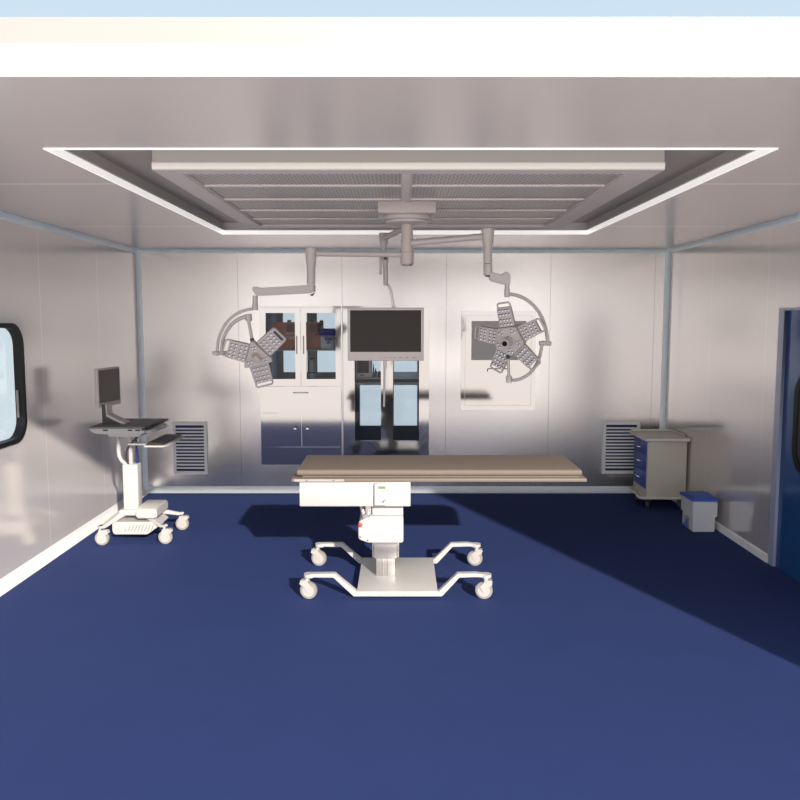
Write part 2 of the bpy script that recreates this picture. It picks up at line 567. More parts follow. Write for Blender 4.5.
# ------------------------------------------------------------------ ceiling filter panel
t = thing('ceiling_filter_panel', (.04, 5.26, 2.70), 'large white-framed perforated air supply panel in the ceiling recess', 'ceiling panel')
PX0, PX1, PY0, PY1 = -1.267, 1.352, 4.01, 6.54
gx0, gx1 = -1.145, 1.20
b = MB()
b.ring([(PX0, PY0), (PX1, PY0), (PX1, PY1), (PX0, PY1)], [(gx0, 4.125), (gx1, 4.125), (gx1, 6.43), (gx0, 6.43)], 2.698, 2.742, 'Z')
b.build('frame', 'offwhite', t)
b = MB(); b.box(PX0, PX1, PY0 - .006, PY0 + .02, 2.704, 2.735, .002); b.build('front_rail', 'base', t)
b = MB(); b.box(PX0 + .002, PX1 - .002, PY0 + .002, PY1 - .02, 2.742, RZ); b.build('housing', 'housing', t)
b = MB(); b.box(.018, .056, 4.125, 6.43, 2.700, 2.735, .003); b.build('centre_bar', 'offwhite', t)
ys = [4.125, 4.55, 5.06, 5.56, 6.02, 6.43]
for k in range(5):
    for (a, c) in ((gx0, .018), (.056, gx1)):
        y0, y1 = ys[k] + .012, ys[k + 1] - .012
        b = MB(); b.box(a + .01, c - .01, y0, y1, 2.714, 2.720)
        g = b.build('grille', 'perf', t)
        b = MB(); b.ring([(a, y0 - .012), (c, y0 - .012), (c, y1 + .012), (a, y1 + .012)], [(a + .012, y0 + .004), (c - .012, y0 + .004), (c - .012, y1 - .004), (a + .012, y1 - .004)], 2.704, 2.722, 'Z')
        b.build('grille_rim', 'offwhite', g)

# ------------------------------------------------------------------ pendant column and the arms
CXP, CYP = .048, 5.30
t = thing('ceiling_pendant', (CXP, CYP, 2.70), 'stepped grey ceiling mount with thick centre column carrying the lamp arms', 'ceiling mount')
b = MB(); b.box(-.145, .238, 5.13, 5.47, 2.635, 2.712, .005); b.build('mounting_box', 'arm', t)
b = MB(); b.lathe([(.165, 2.635), (.172, 2.625), (.170, 2.605), (.145, 2.600), (.142, 2.585), (.115, 2.578), (.05, 2.576)], CXP, CYP, 48); b.build('flange', 'arm', t)
b = MB()
b.cyl((CXP, CYP, 2.58), (CXP, CYP, 2.475), .040, seg=32)
b.cyl((CXP, CYP, 2.472), (CXP, CYP, 2.395), .043, seg=32)
b.cyl((CXP, CYP, 2.391), (CXP, CYP, 2.312), .0455, seg=32)
b.cyl((CXP, CYP, 2.48), (CXP, CYP, 2.38), .037, seg=32)
b.build('column', 'arm', t)
b = MB(); b.cyl((CXP, CYP, 2.312), (CXP, CYP, 2.300), .040, .034, seg=32); b.build('column_cap', 'steel', t)

def lamp_matrix(c, yaw, pitch, roll):
    return Matrix.Translation(c) @ Euler((pitch, 0, yaw)).to_matrix().to_4x4() @ Matrix.Rotation(roll, 4, 'Y')

def lamp_head(t, c, yaw, pitch, nsides, ang0, side_r, plen, pw_in, pw_out, slots, disp=None):
    """hub with n petal panels; in local space the head lies in XZ and faces -Y"""
    base = lamp_matrix(c, yaw, pitch, 0)
    # hub outline: polygon with inradius side_r whose side normals are ang0 + k*360/n
    R = side_r / math.cos(math.pi / nsides)
    vs = [(R * math.cos(ang0 + math.pi / nsides + 2 * math.pi * k / nsides), R * math.sin(ang0 + math.pi / nsides + 2 * math.pi * k / nsides)) for k in range(nsides)]
    b = MB(base)
    b.prism(rpoly(vs, .014), -.034, .045, 'Y', bev=.004)
    b.prism([(x * .72, z * .72) for x, z in rpoly(vs, .02)], .045, .075, 'Y', bev=.004)
    hub = b.build('lamp_hub', 'arm', t)
    for k in range(nsides):
        a = ang0 + math.pi / nsides + 2 * math.pi * k / nsides
        q = R * (.50 if nsides == 3 else .66)
        b = MB(base)
        for j in range(3):
            aa = a + math.pi + 2 * math.pi * j / 3
            x, z = q * math.cos(a) + .0135 * math.cos(aa), q * math.sin(a) + .0135 * math.sin(aa)
            b.use('led_shade').cyl((x, -.0345, z), (x, -.0365, z), .0078, seg=10)
            b.use('led').ball((x + .0015, -.0365, z - .0025), .0055, (1, .5, 1), 8)
        b.build('led_cluster', 'led', hub)
    for k in range(nsides):
        a = ang0 + 2 * math.pi * k / nsides
        m = base @ Matrix.Rotation(-(a - math.pi / 2), 4, 'Y') @ Matrix.Translation((0, 0, side_r))
        # panel outline in local x,z with z outwards
        slot = slots[k]
        h = plen
        b = MB(m)
        outl = rpoly([(-pw_in / 2, .003), (pw_in / 2, .003), (pw_out / 2, h), (-pw_out / 2, h)], .016)
        hs = .032
        if slot:
            body = [(-pw_in / 2, .003), (pw_in / 2, .003), (pw_out / 2 + (pw_in - pw_out) / 2 * hs / h, h - hs), (-pw_out / 2 - (pw_in - pw_out) / 2 * hs / h, h - hs)]
            b.prism(body, -.014, .018, 'Y', bev=.003)
            wv = pw_out / 2
            b.tube([(-wv + .004, .002, h - hs - .004), (-wv + .004, .002, h - .012), (-wv + .012, .002, h - .003), (wv - .012, .002, h - .003), (wv - .004, .002, h - .012), (wv - .004, .002, h - hs - .004)], .0065, 8)
        else:
            b.prism(outl, -.014, .018, 'Y', bev=.003)
        p = b.build('lamp_panel', 'arm', t)
        b = MB(m)
        for r_ in range(4):
            for c_ in range(4):
                zz = (.020 + r_ * .0262 + (.007 if r_ > 1 else 0)) * h / .15
                ww = pw_in + (pw_out - pw_in) * zz / h
                xx = (c_ - 1.5) * ww * .215
                b.use('led_shade').cyl((xx, -.0145, zz), (xx, -.0165, zz), .0085, seg=10)
                # navy left showing above the low bright dome paints shade in the cup
                d = (m.inverted().to_3x3() @ base.to_3x3() @ Vector((.0015, 0, -.0036)))
                b.use('led').ball((xx + d.x, -.0165, zz + d.z), .0060, (1, .5, 1), 8)
        b.build('led_array', 'led', p)
        if disp == k:
            b = MB(m); b.prism(rrect(-pw_out / 2 + .018, pw_out / 2 - .018, h - .030, h - .012, .006, 4), -.0165, -.013, 'Y')
            b.build('control_display', 'dark', p)
    return base, hub

# --- left lamp: three panels
t = thing('surgical_light', (-.997, 5.30, 1.69), 'three-panel grey operating lamp hanging left of the monitor', 'operating lamp', 'operating lamps on the ceiling column')
zA = 2.378
b = MB(); b.cyl((CXP - .035, CYP, zA), (-.57, CYP, 2.385), .0195, seg=16); b.build('horizontal_arm', 'arm', t)
b = MB()
b.cyl((-.607, CYP, 2.420), (-.607, CYP, 2.30), .042, .032, seg=24, bev=.004)
b.cyl((-.607, CYP, 2.30), (-.609, CYP, 2.18), .029, seg=20)
b.cyl((-.609, CYP, 2.175), (-.610, CYP, 2.125), .031, seg=20, bev=.003)
b.build('elbow_tube', 'arm', t)
b = MB(); b.prism([(-.592, 2.175), (-.592, 2.122), (-.62, 2.116), (-.958, 2.098), (-.985, 2.100), (-1.012, 2.140), (-1.005, 2.160), (-.985, 2.163), (-.952, 2.152), (-.62, 2.172)][::-1], CYP - .024, CYP + .024, 'Y', bev=.005); b.build('spring_arm', 'arm', t)
b = MB(); b.prism([(-.585, 2.118), (-.62, 2.104), (-.602, 2.096)], CYP - .02, CYP + .02, 'Y'); b.build('hinge_cover', 'dark', t)
b = MB(); b.cyl((-.993, CYP, 2.10), (-.995, CYP, 2.035), .018, seg=16); b.cyl((-.995, CYP, 2.040), (-.995, CYP, 2.000), .021, seg=16, bev=.002); b.build('drop_tube', 'arm', t)
arcA = bez((-1.005, CYP, 2.010), (-1.17, CYP, 2.00), (-1.262, CYP, 1.86), (-1.262, CYP, 1.715))
b = MB(); b.tube(arcA, .0105, 10); b.build('outer_bow', 'arm', t)
b = MB(); b.cyl((-1.295, CYP, 1.705), (-1.185, CYP, 1.708), .012, seg=14, bev=.002); b.cyl((-1.275, CYP, 1.705), (-1.25, CYP, 1.705), .017, seg=14, bev=.002); b.build('bow_joint', 'arm', t)
arcB = bez((-1.232, CYP - .005, 1.715), (-1.23, CYP - .01, 1.84), (-1.15, CYP - .01, 1.945), (-1.055, CYP, 1.955))
b = MB(); b.tube(arcB, [.010 + .004 * k / 14 for k in range(15)], 10); b.build('inner_bow', 'arm', t)
b = MB(); b.cyl((-1.043, CYP, 1.975), (-1.040, CYP, 1.925), .024, seg=16, bev=.004); b.cyl((-1.042, CYP, 1.93), (-1.020, CYP, 1.795), .0115, seg=12); b.build('head_stem', 'arm', t)
b = MB(); b.ball((-1.019, CYP - .002, 1.797), .016); b.build('stem_joint', 'dark', t)
c = Vector((-.992, CYP, 1.688))
base, hub = lamp_head(t, c, math.radians(10), math.radians(14), 3, math.radians(-76), .062, .168, .134, .124, [True, False, True], disp=1)
b = MB(base @ Matrix.Rotation(math.radians(-38), 4, 'Y'))
b.prism(rrect(-.026, .026, -.034, .034, .025, 7), -.042, -.032, 'Y', bev=.003)
b.prism(rrect(-.015, .015, -.028, .028, .0145, 7), -.078, -.038, 'Y', bev=.005)
b.tube([(x, -.043, z) for x, z in rrect(-.023, .023, -.035, .035, .0225, 6)], .0028, 6, closed=True)
b.build('sterile_handle', 'arm', hub)

# --- right lamp: five panels
YR = 5.15
t = thing('surgical_light', (0.733, YR, 1.835), 'five-panel grey operating lamp hanging right of the monitor', 'operating lamp', 'operating lamps on the ceiling column')
b = MB(); b.cyl((CXP + .03, CYP - .02, 2.455), (0.547, YR + .01, 2.484), .022, seg=16); b.build('horizontal_arm', 'arm', t)
b = MB()
b.cyl((0.581, YR, 2.535), (0.581, YR, 2.428), .044, .034, seg=24, bev=.004)
b.cyl((0.581, YR, 2.428), (0.583, YR, 2.306), .030, .029, seg=20)
b.cyl((0.583, YR, 2.302), (0.585, YR, 2.229), .030, seg=20, bev=.003)
b.build('elbow_tube', 'arm', t)
b = MB(); b.prism([(0.586, 2.256), (0.680, 2.233), (0.688, 2.250), (0.714, 2.254), (0.733, 2.232), (0.731, 2.163), (0.696, 2.168), (0.595, 2.195)][::-1], YR - .025, YR + .028, 'Y', bev=.006); b.build('spring_arm', 'arm', t)
b = MB(); b.prism([(0.563, 2.232), (0.607, 2.229), (0.601, 2.218), (0.570, 2.220)], YR - .02, YR + .02, 'Y'); b.build('hinge_cover', 'dark', t)
b = MB(); b.cyl((0.714, YR, 2.200), (0.713, YR, 2.141), .016, seg=16); b.cyl((0.713, YR, 2.141), (0.713, YR, 2.085), .019, seg=16, bev=.002); b.build('drop_tube', 'arm', t)
arcA = bez((0.724, YR, 2.106), (0.871, YR, 2.096), (0.982, YR, 1.971), (0.990, YR, 1.776))
b = MB(); b.tube(arcA, .012, 10); b.build('outer_bow', 'arm', t)
b = MB(); b.cyl((0.932, YR, 1.779), (1.014, YR, 1.776), .0145, seg=14, bev=.002); b.cyl((0.956, YR, 1.778), (0.968, YR, 1.778), .018, seg=14); b.build('bow_joint', 'arm', t)
arcB = bez((0.950, YR, 1.770), (0.945, YR, 1.623), (0.860, YR, 1.531), (0.756, YR, 1.529))
b = MB(); b.tube(arcB, .0115, 10); b.build('inner_bow', 'arm', t)
b = MB(); b.cyl((0.734, YR, 1.563), (0.734, YR, 1.510), .021, seg=16, bev=.006); b.cyl((0.733, YR, 1.558), (0.726, YR, 1.694), .0095, seg=12); b.build('head_stem', 'arm', t)
b = MB(); b.ball((0.725, YR - .004, 1.685), .013); b.build('stem_joint', 'dark', t)
c = Vector((.738, YR, 1.804))
base, hub = lamp_head(t, c, math.radians(-28), math.radians(14), 5, math.radians(97), .088, .166, .108, .096, [True] * 5)
b = MB(base); b.cyl((0, -.015, 0), (0, -.105, 0), .034, .029, seg=24, bev=.004); b.build('sterile_handle', 'arm', hub)
b = MB(base); b.cyl((0, -.105, 0), (0, -.112, 0), .017, seg=20); b.build('camera_lens', 'black', hub)

# --- monitor on the third arm
YM = 5.93
t = thing('surgical_monitor', (-.11, YM, 1.63), 'wide flat monitor in a pale grey case hanging from the ceiling arm', 'monitor')
b = MB(); b.cyl((CXP - .02, CYP + .03, 2.555), (-.118, YM - .02, 2.552), .021, seg=16); b.build('horizontal_arm', 'arm', t)
b = MB(); b.cyl((-.124, YM, 2.592), (-.124, YM, 2.50), .037, .028, seg=20, bev=.003); b.cyl((-.124, YM, 2.50), (-.126, YM, 2.42), .022, seg=16); b.build('elbow_tube', 'arm', t)
b = MB(); b.box(-.158, -.138, YM - .02, YM + .02, 2.29, 2.45, .004); b.box(-.162, -.140, YM - .03, YM - .01, 2.277, 2.292, .002); b.build('bracket', 'arm', t)
b = MB(); b.cyl((-.112, YM - .01, 2.43), (-.112, YM - .01, 2.37), .024, seg=16, bev=.003); b.cyl((-.111, YM - .01, 2.38), (-.109, YM - .01, 2.195), .0175, seg=16); b.build('drop_tube', 'arm', t)
b = MB(); b.cyl((-.112, YM - .036, 2.40), (-.112, YM - .030, 2.40), .014, seg=14); b.build('drop_tube_joint', 'dark', t)
b = MB(); b.tube(bez((-.105, YM - .01, 2.21), (-.06, YM, 2.19), (-.055, YM + .02, 2.05), (-.048, YM + .02, 1.99)), .010, 10); b.build('hanger', 'steel', t)
mx0, mx1, mz0, mz1 = -.402, .182, 1.620, 2.026
b = MB(); b.box(mx0, mx1, YM - .035, YM + .01, mz0, mz1, .008, 3); b.box(mx0 + .12, mx1 - .12, YM + .01, YM + .045, 1.70, 1.99, .008); b.build('case', 'offwhite', t)
b = MB()
b.ring(rrect(mx0 + .004, mx1 - .004, 1.672, mz1 - .004, .008, 4), rrect(mx0 + .020, mx1 - .020, 1.688, mz1 - .019, .003, 4), YM - .039, YM - .034, 'Y')
b.build('bezel', 'offwhite', t)
b = MB(); b.box(mx0 + .018, mx1 - .018, YM - .0375, YM - .034, 1.686, mz1 - .017); b.build('screen', 'screen', t)
for i, xx in enumerate([-.145, -.118, -.094, -.069, -.043]):
    b = MB(); b.cyl((xx, YM - .034, 1.645), (xx, YM - .037, 1.645), .0045, seg=10); b.build('button', 'rubber', t)
for xx in (.005, .053, .108):
    b = MB(); b.box(xx - .012, xx + .012, YM - .037, YM - .034, 1.642, 1.648); b.build('button', 'rubber', t)
b = MB(); b.box(-.132, -.100, YM - .02, YM + .01, 1.565, 1.62, .004); b.build('handle_socket', 'offwhite', t)
b = MB(); b.cyl((-.120, YM - .005, 1.57), (-.124, YM - .005, 1.262), .0085, seg=12, bev=.002); b.build('handle_rod', 'white', t)

# ------------------------------------------------------------------ pass-through cabinets
CF, CR = YB - .012, 9.62       # front face and rear face
def carcass(t, x0, x1):
    b = MB().use('mirrorflat')
    b.box(x0, x0 + .02, CF + .022, CF + .04, CZ0, CZ1); b.box(x1 - .02, x1, CF + .022, CF + .04, CZ0, CZ1)
    b.use('innerblue')
    b.box(x0, x0 + .02, CF + .04, CR, CZ0, CZ1); b.box(x1 - .02, x1, CF + .04, CR, CZ0, CZ1)
    b.use('inner')
    b.box(x0 + .02, x1 - .02, CF + .03, CR, CZ1 - .02, CZ1); b.box(x0 + .02, x1 - .02, CF + .03, CR, CZ0, CZ0 + .02)
    return b
def door_frame(name, t, x0, x1, z0, z1, gx0, gx1, gz0, gz1, y0, y1, m, gm='cabglass'):
    b = MB(); b.ring([(x0, z0), (x1, z0), (x1, z1), (x0, z1)], [(gx0, gz0), (gx1, gz0), (gx1, gz1), (gx0, gz1)], y0, y1, 'Y')
    d = b.build(name, m, t)
    b = MB(); b.box(gx0, gx1, (y0 + y1) / 2 - .002, (y0 + y1) / 2 + .002, gz0, gz1); b.build('glass_pane', gm, d)
    return d

# left: half-glazed with a drawer and polished lower doors that mirror the blue floor
t = thing('storage_cabinet', (-1.10, 9.0, CZ0), 'polished built-in cabinet with two glazed doors, a drawer and round-knobbed lower doors', 'cabinet')
x0, x1 = C1
xm = -1.098
b = carcass(t, x0, x1)
b.use('inner').box(x0 + .02, x1 - .02, CF + .03, CR, 1.16, 1.19)
b.use('mirror').box(x0 + .001, x1 - .001, CF + .004, CF + .022, CZ1 - .018, CZ1 - .001)
b.build('body', 'inner', t)
d = door_frame('door', t, x0 + .001, xm - .0015, 1.196, CZ1 - .020, -1.482, -1.159, 1.276, 2.006, CF, CF + .022, 'mirror')
b = MB(); b.cyl((-1.142, CF - .018, 1.555), (-1.142, CF - .018, 1.755), .005, seg=10); b.cyl((-1.142, CF - .018, 1.57), (-1.142, CF, 1.57), .004, seg=8); b.cyl((-1.142, CF - .018, 1.74), (-1.142, CF, 1.74), .004, seg=8); b.build('handle', 'steel', d)
d = door_frame('door', t, xm + .0015, x1 - .001, 1.196, CZ1 - .020, -1.036, -.713, 1.276, 2.006, CF, CF + .022, 'mirror')
b = MB(); b.cyl((-1.066, CF - .018, 1.555), (-1.066, CF - .018, 1.755), .005, seg=10); b.cyl((-1.066, CF - .018, 1.57), (-1.066, CF, 1.57), .004, seg=8); b.cyl((-1.066, CF - .018, 1.74), (-1.066, CF, 1.74), .004, seg=8); b.build('handle', 'steel', d)
b = MB(); b.box(x0 + .001, x1 - .001, CF, CF + .022, .898, 1.193); d = b.build('drawer', 'mirror', t)
b = MB(); b.box(-1.188, -1.020, CF - .014, CF - .006, 1.119, 1.131, .002); b.box(-1.186, -1.178, CF - .008, CF, 1.120, 1.130); b.box(-1.030, -1.022, CF - .008, CF, 1.120, 1.130); b.build('handle', 'steel', d)
for (a, c, kx) in ((x0 + .001, xm - .0015, -1.167), (xm + .0015, x1 - .001, -1.032)):
    b = MB(); b.box(a, c, CF, CF + .022, .515, .895); d = b.build('lower_door', 'mirror', t)
    b = MB(); b.cyl((kx, CF, .719), (kx, CF - .02, .719), .010, seg=14); b.ball((kx, CF - .026, .719), .025, (1, .55, 1), 18); b.build('knob', 'chrome', d)
b = MB(); b.box(x0 + .001, x1 - .001, CF, CF + .022, CZ0 + .001, .512); b.build('plinth', 'mirror', t)
for (a, c, g0, g1) in ((x0 + .02, xm, -1.460, -1.159), (xm, x1 - .02, -1.036, -.735)):
    door_frame('rear_window', t, a, c, 1.19, CZ1 - .02, g0, g1, 1.276, 2.02, CR - .02, CR, 'inner')
b = MB(); b.box(x0 + .021, x1 - .021, CF + .05, CR - .05, 1.588, 1.598); b.build('shelf', 'palepack', t)

# right: tall glazed doors
t = thing('instrument_cabinet', (-.155, 9.0, CZ0), 'polished built-in cabinet with two tall glazed doors behind the hanging monitor', 'cabinet')
x0, x1 = C2
xm = -.145
b = carcass(t, x0, x1)
b.use('mirror').box(x0 + .001, x1 - .001, CF + .004, CF + .022, CZ1 - .018, CZ1 - .001)
b.build('body', 'inner', t)
for (a, c, g0, g1) in ((x0 + .001, xm - .0008, -.504, -.212), (xm + .0008, x1 - .001, -.078, .212)):
    door_frame('door', t, a, c, .44, CZ1 - .020, g0, g1, .584, 2.006, CF, CF + .022, 'mirror')
b = MB(); b.box(x0 + .001, x1 - .001, CF, CF + .022, CZ0 + .001, .438); b.build('plinth', 'mirror', t)
for (a, c, g0, g1) in ((x0 + .02, xm, -.504, -.212), (xm, x1 - .02, -.078, .216)):
    door_frame('rear_window', t, a, c, CZ0 + .02, CZ1 - .02, g0, g1, .60, 2.02, CR - .02, CR, 'inner')
b = MB(); b.box(x0 + .021, x1 - .021, CF + .05, CR - .05, 1.272, 1.284); b.build('shelf', 'palepack', t)
b = MB(); b.box(x0 + .021, x1 - .021, CF + .05, CR - .05, 1.205, 1.235); b.build('shelf', 'inner', t)

# contents of the left cabinet
def carton(x0, x1, y0, y1, z0, h, label, words=None, straps=False):
    t = thing('first_aid_case', ((x0 + x1) / 2, (y0 + y1) / 2, z0), label, 'case')
    b = MB(); b.box(x0, x1, y0, y1, z0, z0 + h, .006); bo = b.build('case_body', 'brown', t)
    b = MB(); xc = x0 + (x1 - x0) * .62
    b.box(xc - .055, xc + .075, y0 - .004, y0, z0 + h - .11, z0 + h - .02, .001)
    b.build('flap', 'browndark', t)
    b = MB(); b.box(xc - .05, xc - .01, y0 + .02, y0 + .06, z0 + h, z0 + h + .025, .003); b.build('latch', 'dark', t); b = MB(); b.box(xc + .05, xc + .09, y0 + .02, y0 + .06, z0 + h, z0 + h + .022, .003); b.build('latch', 'dark', t)
    if words:
        for k, wd in enumerate(words):
            writing('lettering', wd, .046, (x0 + .150, y0 - .0055, z0 + h - .130 - k * .046), (math.pi / 2, 0, 0), 'print', bo, align='LEFT')
    if straps:
        b = MB(); b.tube(bez((x0 + .07, y0 - .008, z0 + .09), (x0 + .08, y0 - .008, z0 + .17), (x0 + .11, y0 - .008, z0 + .2), (x0 + .13, y0 - .008, z0 + .235)), .004, 6)
        b.tube(bez((x0 + .10, y0 - .008, z0 + .09), (x0 + .11, y0 - .008, z0 + .17), (x0 + .14, y0 - .008, z0 + .2), (x0 + .17, y0 - .008, z0 + .25)), .004, 6)
        b.build('strap', 'frame', t)
    return t
carton(-1.435, -1.085, 8.64, 8.86, 1.5985, .305, 'brown first aid case on the cabinet shelf behind the left glass door', ['FIRST', 'CASE'])
carton(-1.075, -.885, 8.66, 8.92, 1.5985, .305, 'narrow brown strapped case on the cabinet shelf behind the right glass door', None, True)
t = thing('supply_pack', (-.80, 8.66, 1.5985), 'pale printed pack with a dark blue lid on the cabinet shelf', 'box')
b = MB(); b.box(-.885, -.695, 8.57, 8.645, 1.5985, 1.76, .004); b.build('pack_body', 'palepack', t)
b = MB(); b.box(-.892, -.690, 8.566, 8.650, 1.76, 1.835, .006); b.build('lid', 'bluepack', t)
b = MB()
for (a, c, z, h) in ((-.86, -.80, 1.735, .01), (-.84, -.76, 1.70, .03), (-.82, -.775, 1.665, .03), (-.735, -.70, 1.715, .02)):
    b.box(a, c, 8.5685, 8.570, z, z + h)
b.build('printed_mark', 'bluepack', t)
t = thing('spray_bottle', (-1.00, 8.66, 1.19), 'pale blue bottle standing under the shelf behind the right glass door', 'bottle')
b = MB(); b.lathe([(.034, 1.1905), (.038, 1.20), (.038, 1.42), (.028, 1.455), (.014, 1.47), (.014, 1.485)], -1.00, 8.66, 20); b.build('bottle_body', 'palepack', t)
b = MB(); b.cyl((-1.00, 8.66, 1.485), (-1.00, 8.66, 1.505), .018, seg=14); b.box(-1.0, -.965, 8.652, 8.668, 1.492, 1.503); b.build('cap', 'dark', t)
b = MB(); b.cyl((-1.00, 8.66, 1.33), (-1.00, 8.66, 1.345), .0387, seg=20); b.build('label_band', 'bluepack', t)
# contents of the right cabinet
t = thing('patient_monitor', (-.40, 8.66, 1.284), 'small dark-screened medical monitor on the cabinet shelf', 'medical monitor')
b = MB(); b.box(-.495, -.315, 8.60, 8.72, 1.2845, 1.56, .008); b.build('case', 'panelgrey', t)
b = MB(); b.box(-.478, -.350, 8.596, 8.601, 1.335, 1.54, .002); b.build('screen', 'screen', t)
b = MB(); b.box(-.45, -.40, 8.597, 8.601, 1.305, 1.318, .001); b.build('button', 'dark', t)
for k, (xx, h, r) in enumerate(((-.300, .15, .008), (-.275, .10, .012), (-.235, .07, .018))):
    b = MB(); b.lathe([(r * .8, 1.2845), (r, 1.29), (r, 1.284 + h * .7), (r * .5, 1.284 + h * .85), (r * .5, 1.284 + h)], xx, 8.66, 14)
    tag(recentre(b.build('vial', 'dark', None)), ['tall thin dark vial beside the shelf monitor', 'dark vial of middle height on the cabinet shelf', 'short dark vial farthest from the shelf monitor'][k], 'vial', 'dark vials in the tall cabinet')

# ------------------------------------------------------------------ polished wall board
t = thing('writing_board', (1.085, YB - .01, .93), 'polished white wall board with a grey sheet and drop handle behind the right lamp', 'wall board')
bx0, bx1, bz0, bz1 = .674, 1.500, .930, 2.028
b = MB(); b.box(bx0, bx1, YB - .014, YB - .001, bz0, bz1); b.build('board', 'mirror', t)
b = MB(); b.ring([(bx0 + .045, bz0 + .05), (bx1 - .045, bz0 + .05), (bx1 - .045, bz1 - .05), (bx0 + .045, bz1 - .05)], [(bx0 + .048, bz0 + .053), (bx1 - .048, bz0 + .053), (bx1 - .048, bz1 - .053), (bx0 + .048, bz1 - .053)], YB - .0155, YB - .0135, 'Y'); b.build('inlay_line', 'steel', t)
b = MB(); b.box(.789, 1.392, YB - .018, YB - .0135, 1.487, 1.918); b.build('grey_sheet', 'panelgrey', t)
b = MB(); b.tube([(.970, YB - .014, 1.362), (.970, YB - .03, 1.378), (.975, YB - .034, 1.392), (1.198, YB - .034, 1.392), (1.203, YB - .03, 1.378), (1.203, YB - .014, 1.362)], .005, 8); b.build('handle', 'steel', t)

# ------------------------------------------------------------------ wall vents
def vent(x0, x1, z0, z1, label):
    t = thing('wall_vent', ((x0 + x1) / 2, YB, z0), label, 'vent', 'louvred vents in the back wall')
    b = MB(); b.ring([(x0, z0), (x1, z0), (x1, z1), (x0, z1)], [(x0 + .032, z0 + .035), (x1 - .032, z0 + .035), (x1 - .032, z1 - .035), (x0 + .032, z1 - .035)], YB - .024, YB - .002, 'Y'); b.build('frame', 'ventframe', t)
    b = MB(); b.box(x0 + .032, x1 - .032, YB - .006, YB - .002, z0 + .035, z1 - .035); b.build('duct_mouth', 'ventblue', t)
    b = MB(); n = 14
    for k in range(1, n):
        zc = z0 + .035 + (z1 - z0 - .07) * k / n
        b.prism([(YB - .020, zc - .010), (YB - .020, zc + .005), (YB - .016, zc + .008), (YB - .008, zc + .008), (YB - .008, zc - .004)], x0 + .032, x1 - .032, 'X')
    b.build('louvres', 'slat', t)
vent(-2.54, -2.158, .206, .795, 'louvred vent in the back wall beside the computer trolley')
vent(2.267, 2.68, .212, .801, 'louvred vent in the back wall behind the drawer trolley')

# ------------------------------------------------------------------ casters
def caster(parent, x, y, r, w_, ztop, yaw, tread='rubber', disc='wheelc', fork='wheelc', off=.025, name='caster'):
    """swivel caster: the wheel touches z=0 at (x, y); parts: housing > tyre"""
    m = Matrix.Translation((x, y, 0)) @ Matrix.Rotation(yaw, 4, 'Z')
    b = MB(m)
    b.prism([(-.012 - off, r * 2.02), (r * .9, r * 2.02), (r * .98, r * 1.80), (r * .45, r * 1.45), (r * .12, r * .9), (-r * .12, r * .9), (-r * .5, r * 1.5)], -w_ * .78, -w_ * .60, 'Y')
    b.prism([(-.012 - off, r * 2.02), (r * .9, r * 2.02), (r * .98, r * 1.80), (r * .45, r * 1.45), (r * .12, r * .9), (-r * .12, r * .9), (-r * .5, r * 1.5)], w_ * .60, w_ * .78, 'Y')
    b.box(-.012 - off, r * .9, -w_ * .78, w_ * .78, r * 2.02, r * 2.02 + .012, .002)
    b.cyl((-off, 0, r * 2.02 + .01), (-off, 0, ztop), .014, seg=14)
    h = b.build(name, fork, parent)
    b = MB(m)
    b.use(tread).cyl((0, -w_ * .5, r), (0, w_ * .5, r), r, seg=28, bev=w_ * .18)
    b.use(disc).cyl((0, -w_ * .54, r), (0, w_ * .54, r), r * .74, seg=24, bev=.002)
    b.cyl((0, -w_ * .80, r), (0, w_ * .80, r), r * .16, seg=12)
    b.build('wheel', tread, h)
    return h

# ------------------------------------------------------------------ operating table
t = thing('operating_table', (0, 5.56, 0), 'operating table with a taupe mattress on a white pedestal and wheeled base', 'operating table')
b = MB(); b.box(-.742, 1.302, 5.385, 6.00, .826, .870, .018, 4); b.build('mattress', 'fabric', t)
b = MB(); b.box(-.770, 1.325, 5.352, 6.03, .790, .814, .004); b.box(-.70, 1.285, 5.41, 5.97, .812, .828); b.build('tabletop_frame', 'frame', t)
rl = MB()
rl.prism(rrect(-.752, -.395, .794, .811, .008, 5), 5.340, 5.353, 'Y', bev=.002)
rl = rl.build('side_rail', 'railgrey', t)
for xx in (-.66, -.47):
    b = MB(); b.cyl((xx, 5.3405, .8035), (xx, 5.3375, .8035), .0045, seg=10); b.build('screw', 'dark', rl)
b = MB(); b.box(-.713, .075, 5.345, 6.02, .615, .788, .005); b.build('sliding_head', 'white', t)
b = MB()
b.prism([(-.180, .785), (-.160, .785), (-.160, .648), (-.115, .648), (-.115, .662), (-.098, .662), (-.098, .628), (-.180, .628)], 5.318, 5.348, 'Y', bev=.002)
b.prism([(-.16, .785), (-.098, .785), (-.098, .665), (-.16, .665)], 5.336, 5.348, 'Y', bev=.002)
rm = b.build('hand_control', 'white', t)
b = MB(); b.box(-.152, -.103, 5.333, 5.3365, .745, .762); b.build('display', 'green', rm)
